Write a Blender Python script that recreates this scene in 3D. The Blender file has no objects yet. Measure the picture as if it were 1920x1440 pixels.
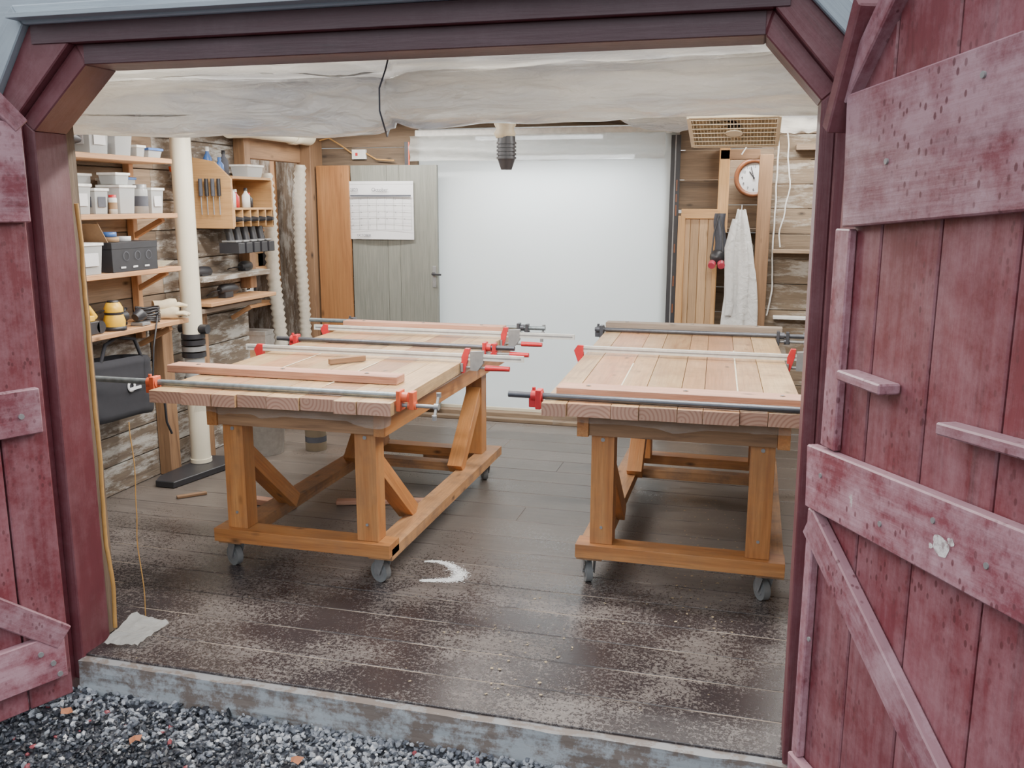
import bpy, bmesh, math, random
import numpy as np
from mathutils import Vector, Matrix, noise
random.seed(7); np.random.seed(7)
RZ=lambda a:Matrix.Rotation(a,4,'Z')
C=bpy.context
# ------------------------------------------------------------ materials
def lin(c):
    return tuple((x/255/12.92 if x/255<=.04045 else ((x/255+.055)/1.055)**2.4) for x in c)+(1,)
class N:
    def __init__(s,name):
        s.m=bpy.data.materials.new(name); s.m.use_nodes=True
        s.t=s.m.node_tree; s.t.nodes.clear()
        s.out=s.t.nodes.new('ShaderNodeOutputMaterial')
    def n(s,typ,**k):
        d=s.t.nodes.new(typ)
        for a,v in k.items():
            if a.startswith('i_'):
                d.inputs[a[2:].replace('_',' ')].default_value=v
            else: setattr(d,a,v)
        return d
    def l(s,a,b): s.t.links.new(a,b)
    def noise(s,vec,scale,detail=4,rough=.55,dist=0):
        d=s.n('ShaderNodeTexNoise'); d.inputs['Scale'].default_value=scale
        d.inputs['Detail'].default_value=detail; d.inputs['Roughness'].default_value=rough
        d.inputs['Distortion'].default_value=dist
        if vec is not None: s.l(vec,d.inputs['Vector'])
        return d.outputs['Fac']
    def ramp(s,fac,stops):
        r=s.n('ShaderNodeValToRGB'); e=r.color_ramp.elements
        while len(e)<len(stops): e.new(.5)
        for i,(p,c) in enumerate(stops):
            e[i].position=p; e[i].color=c if len(c)==4 else tuple(c)+(1,)
        s.l(fac,r.inputs[0]); return r.outputs[0]
    def mapv(s,vec,scale,loc=(0,0,0)):
        d=s.n('ShaderNodeMapping'); d.inputs['Scale'].default_value=scale; d.inputs['Location'].default_value=loc
        s.l(vec,d.inputs['Vector']); return d.outputs[0]
    def attr(s,nm,vec=True):
        d=s.n('ShaderNodeAttribute'); d.attribute_name=nm
        return d.outputs['Vector'] if vec else d.outputs['Fac']
    def obj(s):
        return s.n('ShaderNodeTexCoord').outputs['Object']
    def mix(s,fac,a,b,mode='MIX'):
        d=s.n('ShaderNodeMix'); d.data_type='RGBA'; d.blend_type=mode
        for i,v in ((0,fac),(6,a),(7,b)):
            if isinstance(v,(int,float,tuple)): d.inputs[i].default_value=v
            else: s.l(v,d.inputs[i])
        return d.outputs[2]
    def math(s,op,a,b=0.0,clamp=False):
        d=s.n('ShaderNodeMath'); d.operation=op; d.use_clamp=clamp
        for i,v in ((0,a),(1,b)):
            if isinstance(v,(int,float)): d.inputs[i].default_value=v
            else: s.l(v,d.inputs[i])
        return d.outputs[0]
    def val(s,col,v,sat=1.0):
        d=s.n('ShaderNodeHueSaturation'); d.inputs['Saturation'].default_value=sat
        s.l(col,d.inputs['Color'])
        if isinstance(v,(int,float)): d.inputs['Value'].default_value=v
        else: s.l(v,d.inputs['Value'])
        return d.outputs[0]
    def bsdf(s,col,rough=.5,metal=0,bump=None,bstr=.3,bdist=.01,spec=.5,link=True,**k):
        p=s.n('ShaderNodeBsdfPrincipled')
        for nm,v in (('Base Color',col),('Roughness',rough),('Metallic',metal),('Specular IOR Level',spec)):
            if isinstance(v,(int,float,tuple)): p.inputs[nm].default_value=v
            else: s.l(v,p.inputs[nm])
        for a,v in k.items(): p.inputs[a.replace('_',' ')].default_value=v
        if bump is not None:
            b=s.n('ShaderNodeBump'); b.inputs['Strength'].default_value=bstr; b.inputs['Distance'].default_value=bdist
            s.l(bump,b.inputs['Height']); s.l(b.outputs[0],p.inputs['Normal'])
        if link: s.l(p.outputs[0],s.out.inputs[0])
        return p.outputs[0]
def simple(name,c,rough=.5,metal=0,var=.12,sc=30,**k):
    n=N(name); o=n.obj(); f=n.noise(o,sc)
    a=lin(c); lo=tuple(x*(1-var) for x in a[:3])+(1,); hi=tuple(min(1,x*(1+var)) for x in a[:3])+(1,)
    col=n.ramp(f,[(.3,lo),(.7,hi)])
    n.bsdf(col,rough,metal,**k); return n.m
def wood(name,ca,cb,cd,rough=.6,gs=1.0,tv=.35,bstr=.25,dirt=None,white=None,knots=True,alt=None):
    n=N(name); g=n.attr('gco'); t=n.attr('tone',False)
    f=n.noise(n.mapv(g,(1.3*gs,13*gs,13*gs)),1.0,6,.6,.8)
    f2=n.noise(n.mapv(g,(5*gs,120*gs,120*gs)),1.0,3,.6,.2)
    col=n.ramp(f,[(.25,lin(cd)),(.42,lin(ca)),(.72,lin(cb))])
    if alt:
        am=n.math('FRACT',n.math('MULTIPLY',t,7.31)); am=n.ramp(am,[(.35,(0,0,0,1)),(.9,(1,1,1,1))])
        col=n.mix(n.math('MULTIPLY',am,alt[1]),col,lin(alt[0]))
    fine=n.ramp(f2,[(.3,(.72,.72,.72,1)),(.65,(1.08,1.08,1.08,1))])
    col=n.mix(.8,col,fine,'MULTIPLY')
    if knots:
        v=n.n('ShaderNodeTexVoronoi'); v.inputs['Scale'].default_value=1.0
        n.l(n.mapv(g,(3.5,8,8)),v.inputs['Vector'])
        kf=n.ramp(v.outputs['Distance'],[(.03,(.9,.9,.9,1)),(.13,(0,0,0,1))])
        col=n.mix(kf,col,lin([x*.55 for x in cd]))
    vv=n.math('MULTIPLY_ADD',t,tv); n.t.nodes[-1].inputs[2].default_value=1-tv/2
    col=n.val(col,vv)
    if dirt:
        d=n.ramp(n.noise(n.obj(),6,6,.7),[(.45,(0,0,0,1)),(.68,(1,1,1,1))])
        col=n.mix(n.math('MULTIPLY',d,dirt[1]),col,lin(dirt[0]))
    if white:
        d=n.ramp(n.noise(n.mapv(g,(2.2,9,9)),1.6,8,.75),[(.46+white[2],(0,0,0,1)),(.58+white[2],(1,1,1,1))])
        col=n.mix(n.math('MULTIPLY',d,white[1]),col,lin(white[0]))
    n.bsdf(col,rough,bump=n.math('ADD',f2,f),bstr=bstr,bdist=.004)
    return n.m
M={}
M['table']=wood('pine_varnished',(174,112,58),(192,136,80),(134,82,44),.46,dirt=((124,92,66),.4),tv=.3)
M['rail']=wood('pine_rail_dusty',(164,118,76),(182,138,94),(128,90,56),.6,dirt=((104,84,70),.8),tv=.2)
M['panel']=wood('panel_boards',(176,142,100),(192,162,120),(114,78,50),.38,tv=.5,gs=.8,dirt=((122,92,64),.7),alt=((150,98,68),.7))
M['red']=wood('redwood_caul',(172,122,98),(194,150,124),(126,78,62),.55,tv=.2)
M['shelf']=wood('shelf_pine',(186,136,92),(206,160,114),(144,98,60),.6)
M['ply']=wood('plywood_tan',(182,138,88),(196,154,102),(158,114,70),.55,knots=False)
M['orangeb']=wood('stained_board',(150,100,58),(164,114,68),(120,76,42),.5,gs=.7)
M['old']=wood('old_plank',(122,102,82),(150,128,104),(72,56,44),.85,bstr=.6,tv=.5)
M['dark']=wood('dark_plank',(98,82,66),(122,102,82),(56,44,36),.85,bstr=.6,tv=.5)
M['post']=wood('post_brown',(128,96,68),(148,114,82),(86,62,44),.75,tv=.4)
M['whitew']=wood('whitewashed_plank',(108,94,80),(130,116,100),(64,52,42),.85,bstr=.6,tv=.4,white=((194,192,186),.75,.02))
M['whitel']=wood('faded_whitewash_plank',(112,96,78),(134,116,96),(68,54,44),.85,bstr=.6,tv=.4,white=((184,178,168),.6,.06))
M['caulgrey']=wood('grey_caul',(128,112,98),(150,134,118),(95,80,68),.7)
M['green']=wood('door_grey_green',(112,113,105),(120,121,112),(100,102,94),.5,bstr=.12,knots=False,tv=.12)
M['cabinet']=wood('cabinet_oak',(172,138,100),(190,156,118),(138,102,70),.5,tv=.3)
n=N('end_grain'); g=n.attr('gco'); w=n.n('ShaderNodeTexWave',wave_type='RINGS',rings_direction='X')
w.inputs['Scale'].default_value=19; w.inputs['Distortion'].default_value=2.5; w.inputs['Detail'].default_value=2; w.inputs['Detail Scale'].default_value=.3
n.l(g,w.inputs['Vector']); col=n.ramp(w.outputs['Fac'],[(.1,lin((166,122,102))),(.6,lin((188,148,126)))])
tt=n.math('MULTIPLY_ADD',n.attr('tone',False),.3); n.t.nodes[-1].inputs[2].default_value=.85
n.bsdf(n.val(col,tt),.6); M['end']=n.m
def paint(name,c,cc,chalk=.5,lo=.42,hi=.68,rough=.5,drops=True,dark=(62,22,26),up_=.7):
    n=N(name); o=n.attr('gco'); t=n.attr('tone',False); ob=n.obj()
    f=n.noise(n.mapv(o,(1.2,7,7)),1.6,8,.7,.4)
    f2=n.noise(n.mapv(o,(4,60,60)),1.0,4,.6)
    f3=n.noise(ob,4.5,9,.78)
    f4=n.noise(n.mapv(o,(.7,20,20)),1.0,5,.6)
    base=n.ramp(f,[(.28,lin(dark)),(.42,lin(c)),(.75,lin([min(255,x*1.12) for x in c]))])
    s=n.math('ADD',n.math('MULTIPLY',f3,.68),n.math('ADD',n.math('MULTIPLY',f2,.14),n.math('MULTIPLY',f4,.18)))
    mk=n.math('MULTIPLY',n.ramp(s,[(lo,(0,0,0,1)),(hi,(1,1,1,1))]),chalk)
    geo=n.n('ShaderNodeNewGeometry'); sx=n.n('ShaderNodeSeparateXYZ'); n.l(geo.outputs['Normal'],sx.inputs[0])
    up=n.math('MULTIPLY',n.math('MAXIMUM',sx.outputs[2],0),up_)
    col=n.mix(n.math('MAXIMUM',mk,up),base,lin(cc))
    if drops:
        v=n.n('ShaderNodeTexVoronoi'); v.inputs['Scale'].default_value=48; n.l(n.mapv(ob,(1,1,.6)),v.inputs['Vector'])
        m2=n.ramp(n.noise(ob,3,3),[(.42,(0,0,0,1)),(.58,(.85,.85,.85,1))])
        d=n.ramp(v.outputs['Distance'],[(.2,(1,1,1,1)),(.28,(0,0,0,1))])
        col=n.mix(n.math('MULTIPLY',d,m2),col,lin([x*.8 for x in c]))
        fl=n.ramp(n.noise(ob,9,8,.7),[(.70,(0,0,0,1)),(.715,(1,1,1,1))])
        col=n.mix(fl,col,lin((178,166,164)))
    tv=n.math('MULTIPLY_ADD',t,.24); n.t.nodes[-1].inputs[2].default_value=.88
    n.bsdf(n.val(col,tv),rough,bump=n.math('ADD',f2,n.math('MULTIPLY',f3,.7)),bstr=.28,bdist=.005)
    return n.m
M['redp']=paint('red_barn_paint',(100,39,46),(148,106,113),.75,.44,.62)
M['redb']=paint('red_batten_paint',(106,49,58),(168,132,141),.9,.41,.58)
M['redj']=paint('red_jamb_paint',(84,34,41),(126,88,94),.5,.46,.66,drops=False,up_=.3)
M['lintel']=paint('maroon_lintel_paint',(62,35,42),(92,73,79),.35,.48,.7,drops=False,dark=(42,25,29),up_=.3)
M['bluep']=paint('blue_grey_paint',(138,149,158),(166,175,182),.4,.45,.7,drops=False,dark=(104,112,120),up_=.2)
M['sill']=paint('sill_weathered_paint',(136,142,146),(92,80,72),.95,.46,.53,drops=False,dark=(84,80,76),up_=.5)
n=N('flaked_primer'); n.bsdf(n.ramp(n.noise(n.obj(),60,5,.7),[(.4,lin((150,132,132))),(.55,lin((212,206,204)))]),.8); M['primer']=n.m
def floor_mat(name):
    n=N(name); ob=n.obj(); g=n.attr('gco'); t=n.attr('tone',False)
    sx=n.n('ShaderNodeSeparateXYZ'); n.l(ob,sx.inputs[0])
    grain=n.noise(n.mapv(g,(3,60,60)),1.0,5,.6)
    a=n.ramp(grain,[(.3,lin((76,69,66))),(.7,lin((112,104,99)))])
    sp=n.math('ADD',n.math('MULTIPLY',n.noise(ob,60,6,.75),.6),n.math('MULTIPLY',n.noise(n.mapv(ob,(1,1,1),(5,3,1)),150,4,.7),.4)); big=n.noise(ob,2.6,5,.6)
    thr=n.math('ADD',sp,n.math('MULTIPLY',n.math('SUBTRACT',big,.5),.40))
    near=n.n('ShaderNodeMapRange'); n.l(sx.outputs[1],near.inputs[0])
    near.inputs[1].default_value=4.4; near.inputs[2].default_value=3.4; near.inputs[3].default_value=-.11; near.inputs[4].default_value=.005
    thr=n.math('ADD',thr,near.outputs[0])
    m=n.ramp(thr,[(.44,(0,0,0,1)),(.50,(1,1,1,1))])
    col=n.mix(m,a,lin((42,36,37)))
    far=n.n('ShaderNodeMapRange'); n.l(sx.outputs[1],far.inputs[0])
    far.inputs[1].default_value=3.6; far.inputs[2].default_value=4.7
    fc=n.ramp(big,[(.3,lin((72,65,59))),(.7,lin((98,88,79)))])
    col=n.mix(n.math('MULTIPLY',far.outputs[0],.7),col,fc)
    tv=n.math('MULTIPLY_ADD',t,.24); n.t.nodes[-1].inputs[2].default_value=.88
    col=n.val(col,tv)
    rg=n.ramp(m,[(0,(.44,.44,.44,1)),(1,(.26,.26,.26,1))])
    n.bsdf(col,rg,bump=n.math('ADD',grain,sp),bstr=.2,bdist=.003)
    return n.m
M['floor']=floor_mat('floor_boards_wet')
n=N('floor_seam_dust'); f=n.noise(n.obj(),2.2,4); col=n.ramp(f,[(.46,lin((38,32,30))),(.58,lin((136,122,108)))]); n.bsdf(col,.9); M['seam']=n.m
def film(name,c,transp=.1,transl=.45,rough=.22,bstr=.4,sc=5,stretch=(1,1,1),spec=.8,bdist=.05,coat=0):
    n=N(name); ob=n.obj()
    f=n.noise(n.mapv(ob,stretch),sc,6,.6,1.6)
    p=n.bsdf(lin(c),rough,bump=f,bstr=bstr,bdist=bdist,link=False,spec=spec,Coat_Weight=coat,Coat_Roughness=.08)
    tr=n.n('ShaderNodeBsdfTranslucent'); tr.inputs[0].default_value=lin(c)
    tp=n.n('ShaderNodeBsdfTransparent')
    m1=n.n('ShaderNodeMixShader'); m1.inputs[0].default_value=transl; n.l(p,m1.inputs[1]); n.l(tr.outputs[0],m1.inputs[2])
    m2=n.n('ShaderNodeMixShader'); m2.inputs[0].default_value=transp; n.l(m1.outputs[0],m2.inputs[1]); n.l(tp.outputs[0],m2.inputs[2])
    n.l(m2.outputs[0],n.out.inputs[0]); return n.m
# loosely rolled polythene: long soft folds with a wet-looking sheen, layers of varying thickness
n=N('poly_film_roll'); ob=n.obj()
f1=n.noise(n.mapv(ob,(.9,4,4.5)),2.6,3,.5,1.4)
f2=n.noise(n.mapv(ob,(2.2,6,6)),3.2,3,.5,1.0)
rd=n.math('ABSOLUTE',n.math('SUBTRACT',f1,.5)); rd2=n.math('ABSOLUTE',n.math('SUBTRACT',f2,.5))
hgt=n.math('ADD',n.math('MULTIPLY',rd,-1.6),n.math('MULTIPLY',rd2,-.8))
lay=n.noise(n.mapv(ob,(.5,3.2,4)),1.8,3,.5,.8)
col=n.ramp(lay,[(.36,lin((206,206,208))),(.52,lin((232,228,220))),(.68,lin((242,236,224)))])
pb=n.bsdf(col,.16,bump=hgt,bstr=1.0,bdist=.07,link=False,spec=1.0,Coat_Weight=1.0,Coat_Roughness=.05)
tr=n.n('ShaderNodeBsdfTranslucent'); n.l(col,tr.inputs[0]); tp=n.n('ShaderNodeBsdfTransparent')
m1=n.n('ShaderNodeMixShader'); n.l(n.ramp(lay,[(.34,(.38,.38,.38,1)),(.66,(.62,.62,.62,1))]),m1.inputs[0]); n.l(pb,m1.inputs[1]); n.l(tr.outputs[0],m1.inputs[2])
m2=n.n('ShaderNodeMixShader'); m2.inputs[0].default_value=.05; n.l(m1.outputs[0],m2.inputs[1]); n.l(tp.outputs[0],m2.inputs[2])
n.l(m2.outputs[0],n.out.inputs[0]); M['film']=n.m
M['filmdoor']=film('poly_film_door',(218,223,223),.07,.5,.25,.04,1.5)
M['filmcl']=film('poly_film_clear',(205,205,200),.45,.3,.2,.6,9)
M['filmth']=film('poly_film_thin',(215,210,200),.68,.5,.2,.6,9)
M['filmceil']=film('poly_film_ceiling',(236,232,220),.0,.35,.3,.5,4)
M['tub']=film('translucent_tub',(205,208,208),.22,.35,.3,.0)
M['suit']=film('tyvek_suit_fabric',(226,226,224),.0,.25,.6,.4,14)
M['steel']=simple('steel_dark_pipe',(78,80,86),.38,.6)
M['galv']=simple('galvanised_pipe',(122,132,136),.4,.5,var=.3)
M['alu']=simple('aluminium_bar',(214,214,208),.3,.25)
M['iron']=simple('grey_cast_metal',(140,140,140),.45,.4)
M['redplastic']=simple('red_clamp_paint',(184,34,42),.35)
M['orange']=simple('orange_clamp_paint',(206,88,50),.4)
M['black']=simple('black_plastic',(34,34,38),.45)
M['blackc']=simple('black_cloth',(28,28,34),.9)
M['rubber']=simple('grey_rubber',(112,114,114),.6)
M['pvc']=simple('pvc_cream',(222,214,192),.35,var=.06,sc=5)
M['white']=simple('white_plastic',(226,226,222),.45)
M['paper']=simple('paper_white',(206,206,208),.7,var=.03)
M['ink']=simple('ink_grey',(70,72,80),.8)
M['yellow']=simple('yellow_plastic',(222,172,30),.4)
M['cord']=simple('yellow_cord',(170,126,64),.6)
M['blue']=simple('blue_plastic',(60,98,160),.4)
M['beige']=simple('beige_plastic',(200,188,162),.45,var=.06)
M['card']=simple('cardboard',(150,120,88),.8)
M['glove']=simple('tan_glove',(208,192,160),.85)
M['pinkf']=simple('pink_filter',(170,54,74),.5)
M['oak']=simple('oak_clock_rim',(112,66,38),.35)
M['wallw']=simple('white_backroom_wall',(214,216,216),.8,var=.05)
M['hose']=simple('ribbed_hose_beige',(168,154,128),.5)
M['hoseg']=simple('ribbed_hose_grey',(176,168,154),.5)
M['powder']=simple('white_powder',(236,238,238),.9)
M['shaving']=simple('wood_shaving',(160,142,110),.8,var=.3)
M['leaf']=simple('dry_leaf',(150,92,60),.8)
M['foam']=simple('cream_foam',(204,194,168),.8)
def emis(name,c,s):
    n=N(name); e=n.n('ShaderNodeEmission'); e.inputs[0].default_value=c; e.inputs[1].default_value=s
    n.l(e.outputs[0],n.out.inputs[0]); return n.m
M['tube']=emis('fluorescent_tube_glow',(1,.98,.94,1),8)
M['tubec']=emis('led_tube_cool',(.93,.97,1,1),14)
n=N('gravel_stone'); t=n.attr('tone',False)
col=n.ramp(t,[(0,lin((16,17,22))),(.42,lin((50,54,62))),(.55,lin((104,108,116))),(.88,lin((162,165,170))),(.96,lin((210,208,204))),(1,lin((130,56,62)))])
f=n.noise(n.obj(),60,4); col=n.mix(.35,col,n.ramp(f,[(.3,(.4,.4,.42,1)),(.7,(1,1,1,1))]),'MULTIPLY')
n.bsdf(col,.42); M['gravel']=n.m
n=N('gravel_ground'); v=n.n('ShaderNodeTexVoronoi'); v.inputs['Scale'].default_value=55; n.l(n.obj(),v.inputs['Vector'])
col=n.ramp(v.outputs['Color'],[(0,lin((26,28,32))),(.6,lin((60,62,70))),(1,lin((130,132,136)))])
n.bsdf(col,.6,bump=v.outputs['Distance'],bstr=.8,bdist=.01); M['ground']=n.m
# ------------------------------------------------------------ builder
class B:
    def __init__(s,name):
        s.name=name; s.v=[]; s.f=[]; s.mi=[]; s.g=[]; s.t=[]; s.mats=[]; s.sm=[]
    def m(s,k):
        if k not in s.mats: s.mats.append(k)
        return s.mats.index(k)
    def add(s,vs,fs,mat,g=None,tone=None,smooth=False,fm=None):
        b=len(s.v); tone=random.random() if tone is None else tone
        off=Vector((random.random()*20,random.random()*.2-.1,random.random()*.14-.03))
        s.v+= [tuple(p) for p in vs]
        gg=g if g else vs
        s.g+= [tuple(Vector(p)+off) for p in gg]
        s.t+= [tone]*len(vs)
        for i,f in enumerate(fs):
            s.f.append([b+j for j in f]); s.mi.append(s.m(fm[i] if fm else mat)); s.sm.append(smooth)
    def beam(s,p0,p1,w,h,mat,up=(0,0,1),end=None,tone=None):
        p0=Vector(p0);p1=Vector(p1);d=(p1-p0);L=d.length;d=d/L;up=Vector(up)
        sd=d.cross(up)
        if sd.length<1e-4: sd=d.cross(Vector((0,1,0)))
        sd.normalize();u=sd.cross(d).normalized()
        vs=[];g=[]
        for a in (0,1):
            for (i,j) in ((-1,-1),(1,-1),(1,1),(-1,1)):
                vs.append(p0+d*L*a+sd*w/2*i+u*h/2*j); g.append((L*a,w/2*i,h/2*j))
        fs=[(3,2,1,0),(4,5,6,7),(0,1,5,4),(1,2,6,5),(2,3,7,6),(3,0,4,7)]
        s.add(vs,fs,mat,g,tone,fm=[end or mat]*2+[mat]*4)
    def box(s,x0,x1,y0,y1,z0,z1,mat,end=None,tone=None,ax=None):
        dx,dy,dz=x1-x0,y1-y0,z1-z0
        if ax is None: ax=[dx,dy,dz].index(max(dx,dy,dz))
        cx,cy,cz=(x0+x1)/2,(y0+y1)/2,(z0+z1)/2
        if ax==0: s.beam((x0,cy,cz),(x1,cy,cz),dy,dz,mat,(0,0,1),end,tone)
        elif ax==1: s.beam((cx,y0,cz),(cx,y1,cz),dx,dz,mat,(0,0,1),end,tone)
        else: s.beam((cx,cy,z0),(cx,cy,z1),dx,dy,mat,(0,1,0),end,tone)
    def prism(s,poly,ext,mat,tone=None,g=None):
        e=Vector(ext);n=len(poly);P=[Vector(p) for p in poly]
        vs=P+[p+e for p in P]
        fs=[list(range(n))[::-1],list(range(n,2*n))]+[(i,(i+1)%n,n+(i+1)%n,n+i) for i in range(n)]
        s.add(vs,fs,mat,g,tone)
    def cyl(s,p0,p1,r,mat,r2=None,n=16,caps=True,tone=None):
        s.tube([p0,p1],r,mat,n,caps,tone,[r,r if r2 is None else r2])
    def tube(s,pts,r,mat,n=8,caps=True,tone=None,rad=None):
        P=[Vector(p) for p in pts];vs=[];fs=[];g=[];k=len(P);u=None;L=0
        for i,p in enumerate(P):
            d=(P[min(i+1,k-1)]-P[max(i-1,0)]).normalized()
            if u is None:
                u=d.cross(Vector((0,0,1)));
                if u.length<1e-3: u=d.cross(Vector((0,1,0)))
            u=(u-d*u.dot(d)).normalized();w=d.cross(u)
            rr=rad[i] if rad else r
            if i: L+=(P[i]-P[i-1]).length
            for j in range(n):
                a=2*math.pi*j/n; vs.append(p+u*rr*math.cos(a)+w*rr*math.sin(a)); g.append((L,rr*math.cos(a),rr*math.sin(a)))
        for i in range(k-1):
            for j in range(n):
                a=i*n+j;b=i*n+(j+1)%n; fs.append((a,b,b+n,a+n))
        t=random.random() if tone is None else tone
        s.add(vs,fs,mat,g,t,True)
        if caps:
            s.add(vs[:n],[tuple(range(n))[::-1]],mat,None,t); s.add(vs[-n:],[tuple(range(n))],mat,None,t)
    def lathe(s,prof,c,mat,n=20,axis='z',smooth=True):
        vs=[];fs=[];c=Vector(c)
        for (r,h) in prof:
            for j in range(n):
                a=2*math.pi*j/n;x,y=r*math.cos(a),r*math.sin(a)
                vs.append(c+Vector({'z':(x,y,h),'y':(x,h,y),'x':(h,x,y)}[axis]))
        for i in range(len(prof)-1):
            for j in range(n):
                a=i*n+j;b=i*n+(j+1)%n; fs.append((a,b,b+n,a+n))
        s.add(vs,fs,mat,smooth=smooth)
    def grid(s,fn,nu,nv,mat,smooth=True):
        vs=[fn(i/nu,j/nv) for j in range(nv+1) for i in range(nu+1)]
        fs=[(j*(nu+1)+i,j*(nu+1)+i+1,(j+1)*(nu+1)+i+1,(j+1)*(nu+1)+i) for j in range(nv) for i in range(nu)]
        s.add(vs,fs,mat,smooth=smooth)
    def done(s,bevel=0,mat=None,parent=None,seg=1):
        me=bpy.data.meshes.new(s.name); me.from_pydata(s.v,[],s.f)
        for k in s.mats: me.materials.append(M[k])
        me.polygons.foreach_set('material_index',s.mi); me.polygons.foreach_set('use_smooth',s.sm)
        a=me.attributes.new('gco','FLOAT_VECTOR','POINT'); a.data.foreach_set('vector',np.array(s.g,dtype=np.float32).ravel())
        a=me.attributes.new('tone','FLOAT','POINT'); a.data.foreach_set('value',np.array(s.t,dtype=np.float32))
        me.update()
        bm=bmesh.new(); bm.from_mesh(me); bmesh.ops.recalc_face_normals(bm,faces=bm.faces); bm.to_mesh(me); bm.free()
        o=bpy.data.objects.new(s.name,me); C.collection.objects.link(o)
        if mat is not None: o.matrix_world=mat
        if bevel:
            b=o.modifiers.new('bevel','BEVEL'); b.width=bevel; b.segments=seg; b.limit_method='ANGLE'; b.angle_limit=.9
        if parent: o.parent=parent
        return o
def text(body,loc,size,mat,parent,rot=(math.pi/2,0,0),align='CENTER',name='lettering'):
    c=bpy.data.curves.new(name,'FONT'); c.body=body; c.size=size; c.align_x=align; c.align_y='CENTER'; c.extrude=.0006
    c.materials.append(M[mat]); o=bpy.data.objects.new(name,c); C.collection.objects.link(o)
    o.location=loc; o.rotation_euler=rot; o.parent=parent
    o.matrix_parent_inverse=parent.matrix_world.inverted() if parent else Matrix()
    return o
nz=lambda x,y,z=0,o=3:noise.fractal(Vector((x,y,z)),1.0,2.0,o)
# ------------------------------------------------------------ room shell
XL,XR,YF,YB,ZC=-3.6,1.5,2.8,6.95,2.42
b=B('floor')
y=YF-.12;i=0
while y<YB+.0:
    w=.205 if y<4.2 else .24
    y1=min(y+w,YB)
    xs=[XL-.9,XR]
    if i%2: xs=[XL-.9,-2.0+random.random()*1.2,XR] if y>4.3 else [XL-.9,XR]
    for a,c in zip(xs[:-1],xs[1:]):
        b.box(a+.001,c-.001,y+.0035,y1-.0035,-.04,0,'floor')
    y=y1;i+=1
b.box(XL-.9,XR,YF-.1,YB+.1,-.08,-.041,'dark'); b.box(XL-.9,XR,YF-.11,YB,-.04,-.002,'seam')
b.done(.002)
b=B('door_sill')
def sillp(u,v):
    x=-2.41+u*2.66; zt=-.008-.012*abs(nz(x*3,2)); zb=-.20
    return Vector((x,2.645-.01*v+.006*nz(x*4,v*3),zt*(1-v)+zb*v))
b.grid(sillp,90,10,'sill',False)
b.grid(lambda u,v:Vector((-2.41+u*2.66,2.645+.006*nz((-2.41+u*2.66)*4,0)*(1-v)+v*.05,-.008-.012*abs(nz((-2.41+u*2.66)*3,2))*(1-v))),90,3,'sill',False)
b.box(-2.40,.25,2.655,2.69,-.33,-.025,'sill'); b.done()
b=B('wall_left')
b.box(XL-.06,XL-.02,YF,5.95,0,ZC,'dark')
z=0
while z<ZC-.01:
    h=.17+random.random()*.05; z1=min(z+h,ZC)
    ys=[YF,4.9+random.random()*.1,5.95]
    for k,(a,c) in enumerate(zip(ys[:-1],ys[1:])):
        mt='whitew' if (k==1 or z<.9) else ('old' if random.random()<.6 else 'dark')
        b.box(XL-.02,XL-random.random()*.006,a+.002,c-.002,z+.004,z1-.003,mt)
    z=z1
b.box(XL-.06,XL,5.95,6.93,2.14,ZC,'old'); b.box(XL-.06,XL,6.86,YB,0,2.14,'old')
b.done(.002)
b=B('wall_stud'); 
for y0,z0,z1,w in ((4.80,0,1.0,.10),(5.86,1.1,ZC,.08),(5.22,.0,1.04,.07),(3.7,0,.99,.09)):
    b.box(XL+.002,XL+.09,y0,y0+w,z0,z1,'post')
b.box(XL+.0,XL+.07,5.95,6.9,2.02,2.17,'post')
b.done(.004)
b=B('wall_alcove'); b.box(-4.55,-4.5,5.5,7.0,0,ZC,'whitew'); b.box(-4.5,XL-.06,5.55,5.6,0,ZC,'dark'); b.box(-4.5,XL-.06,YB,YB+.05,0,ZC,'whitew')
b.done()
b=B('wall_back')
def planks(b,x0,x1,z0,z1,y,mt,h0=.2):
    z=z0
    while z<z1-.005:
        h=min(h0+random.random()*.03,z1-z)
        b.box(x0,x1,y-random.random()*.008,y+.03,z+.003,z+h-.002,mt); z+=h
planks(b,XL,-2.62,0,ZC,YB,'dark'); planks(b,-2.62,-.58,2.28,ZC,YB,'old')
planks(b,-.57,-.27,1.66,ZC,YB,'dark'); planks(b,-.27,.02,2.10,ZC,YB,'old'); planks(b,.10,XR,0,ZC,YB,'whitel',.17)
b.box(-.57,-.27,YB+.0,YB+.03,0,1.64,'dark')
b.done(.002)
b=B('trim_back')
b.box(-2.60,-.62,6.84,6.90,2.215,2.265,'white'); b.box(-2.60,-.55,6.86,6.95,.0,.05,'old'); b.box(-2.62,-.5,6.74,6.80,.0,.03,'old')
b.box(.005,.10,6.80,6.94,0,2.05,'post'); b.box(-.275,-.20,6.86,6.94,1.5,2.1,'ply'); b.box(-3.56,-3.44,6.72,6.93,0,2.28,'post')
b.box(-.27,.01,6.86,6.93,2.02,2.09,'post')
b.done(.004)
b=B('cabinet_panel')
for k in range(4): b.box(-.525+k*.064,-.463+k*.064,6.86,6.89,.0,1.62,'cabinet')
b.box(-.53,-.26,6.84,6.895,1.60,1.67,'ply'); b.box(-.55,-.50,6.83,6.89,0,1.62,'ply'); b.box(-.29,-.26,6.83,6.89,0,1.62,'ply')
b.done(.003)
b=B('wall_clock_niche'); planks(b,-.6,.4,0,ZC,7.55,'old'); b.box(-.60,-.57,6.99,7.55,0,ZC,'wallw'); b.box(.36,.4,6.99,7.55,0,ZC,'dark'); b.done()
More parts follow.
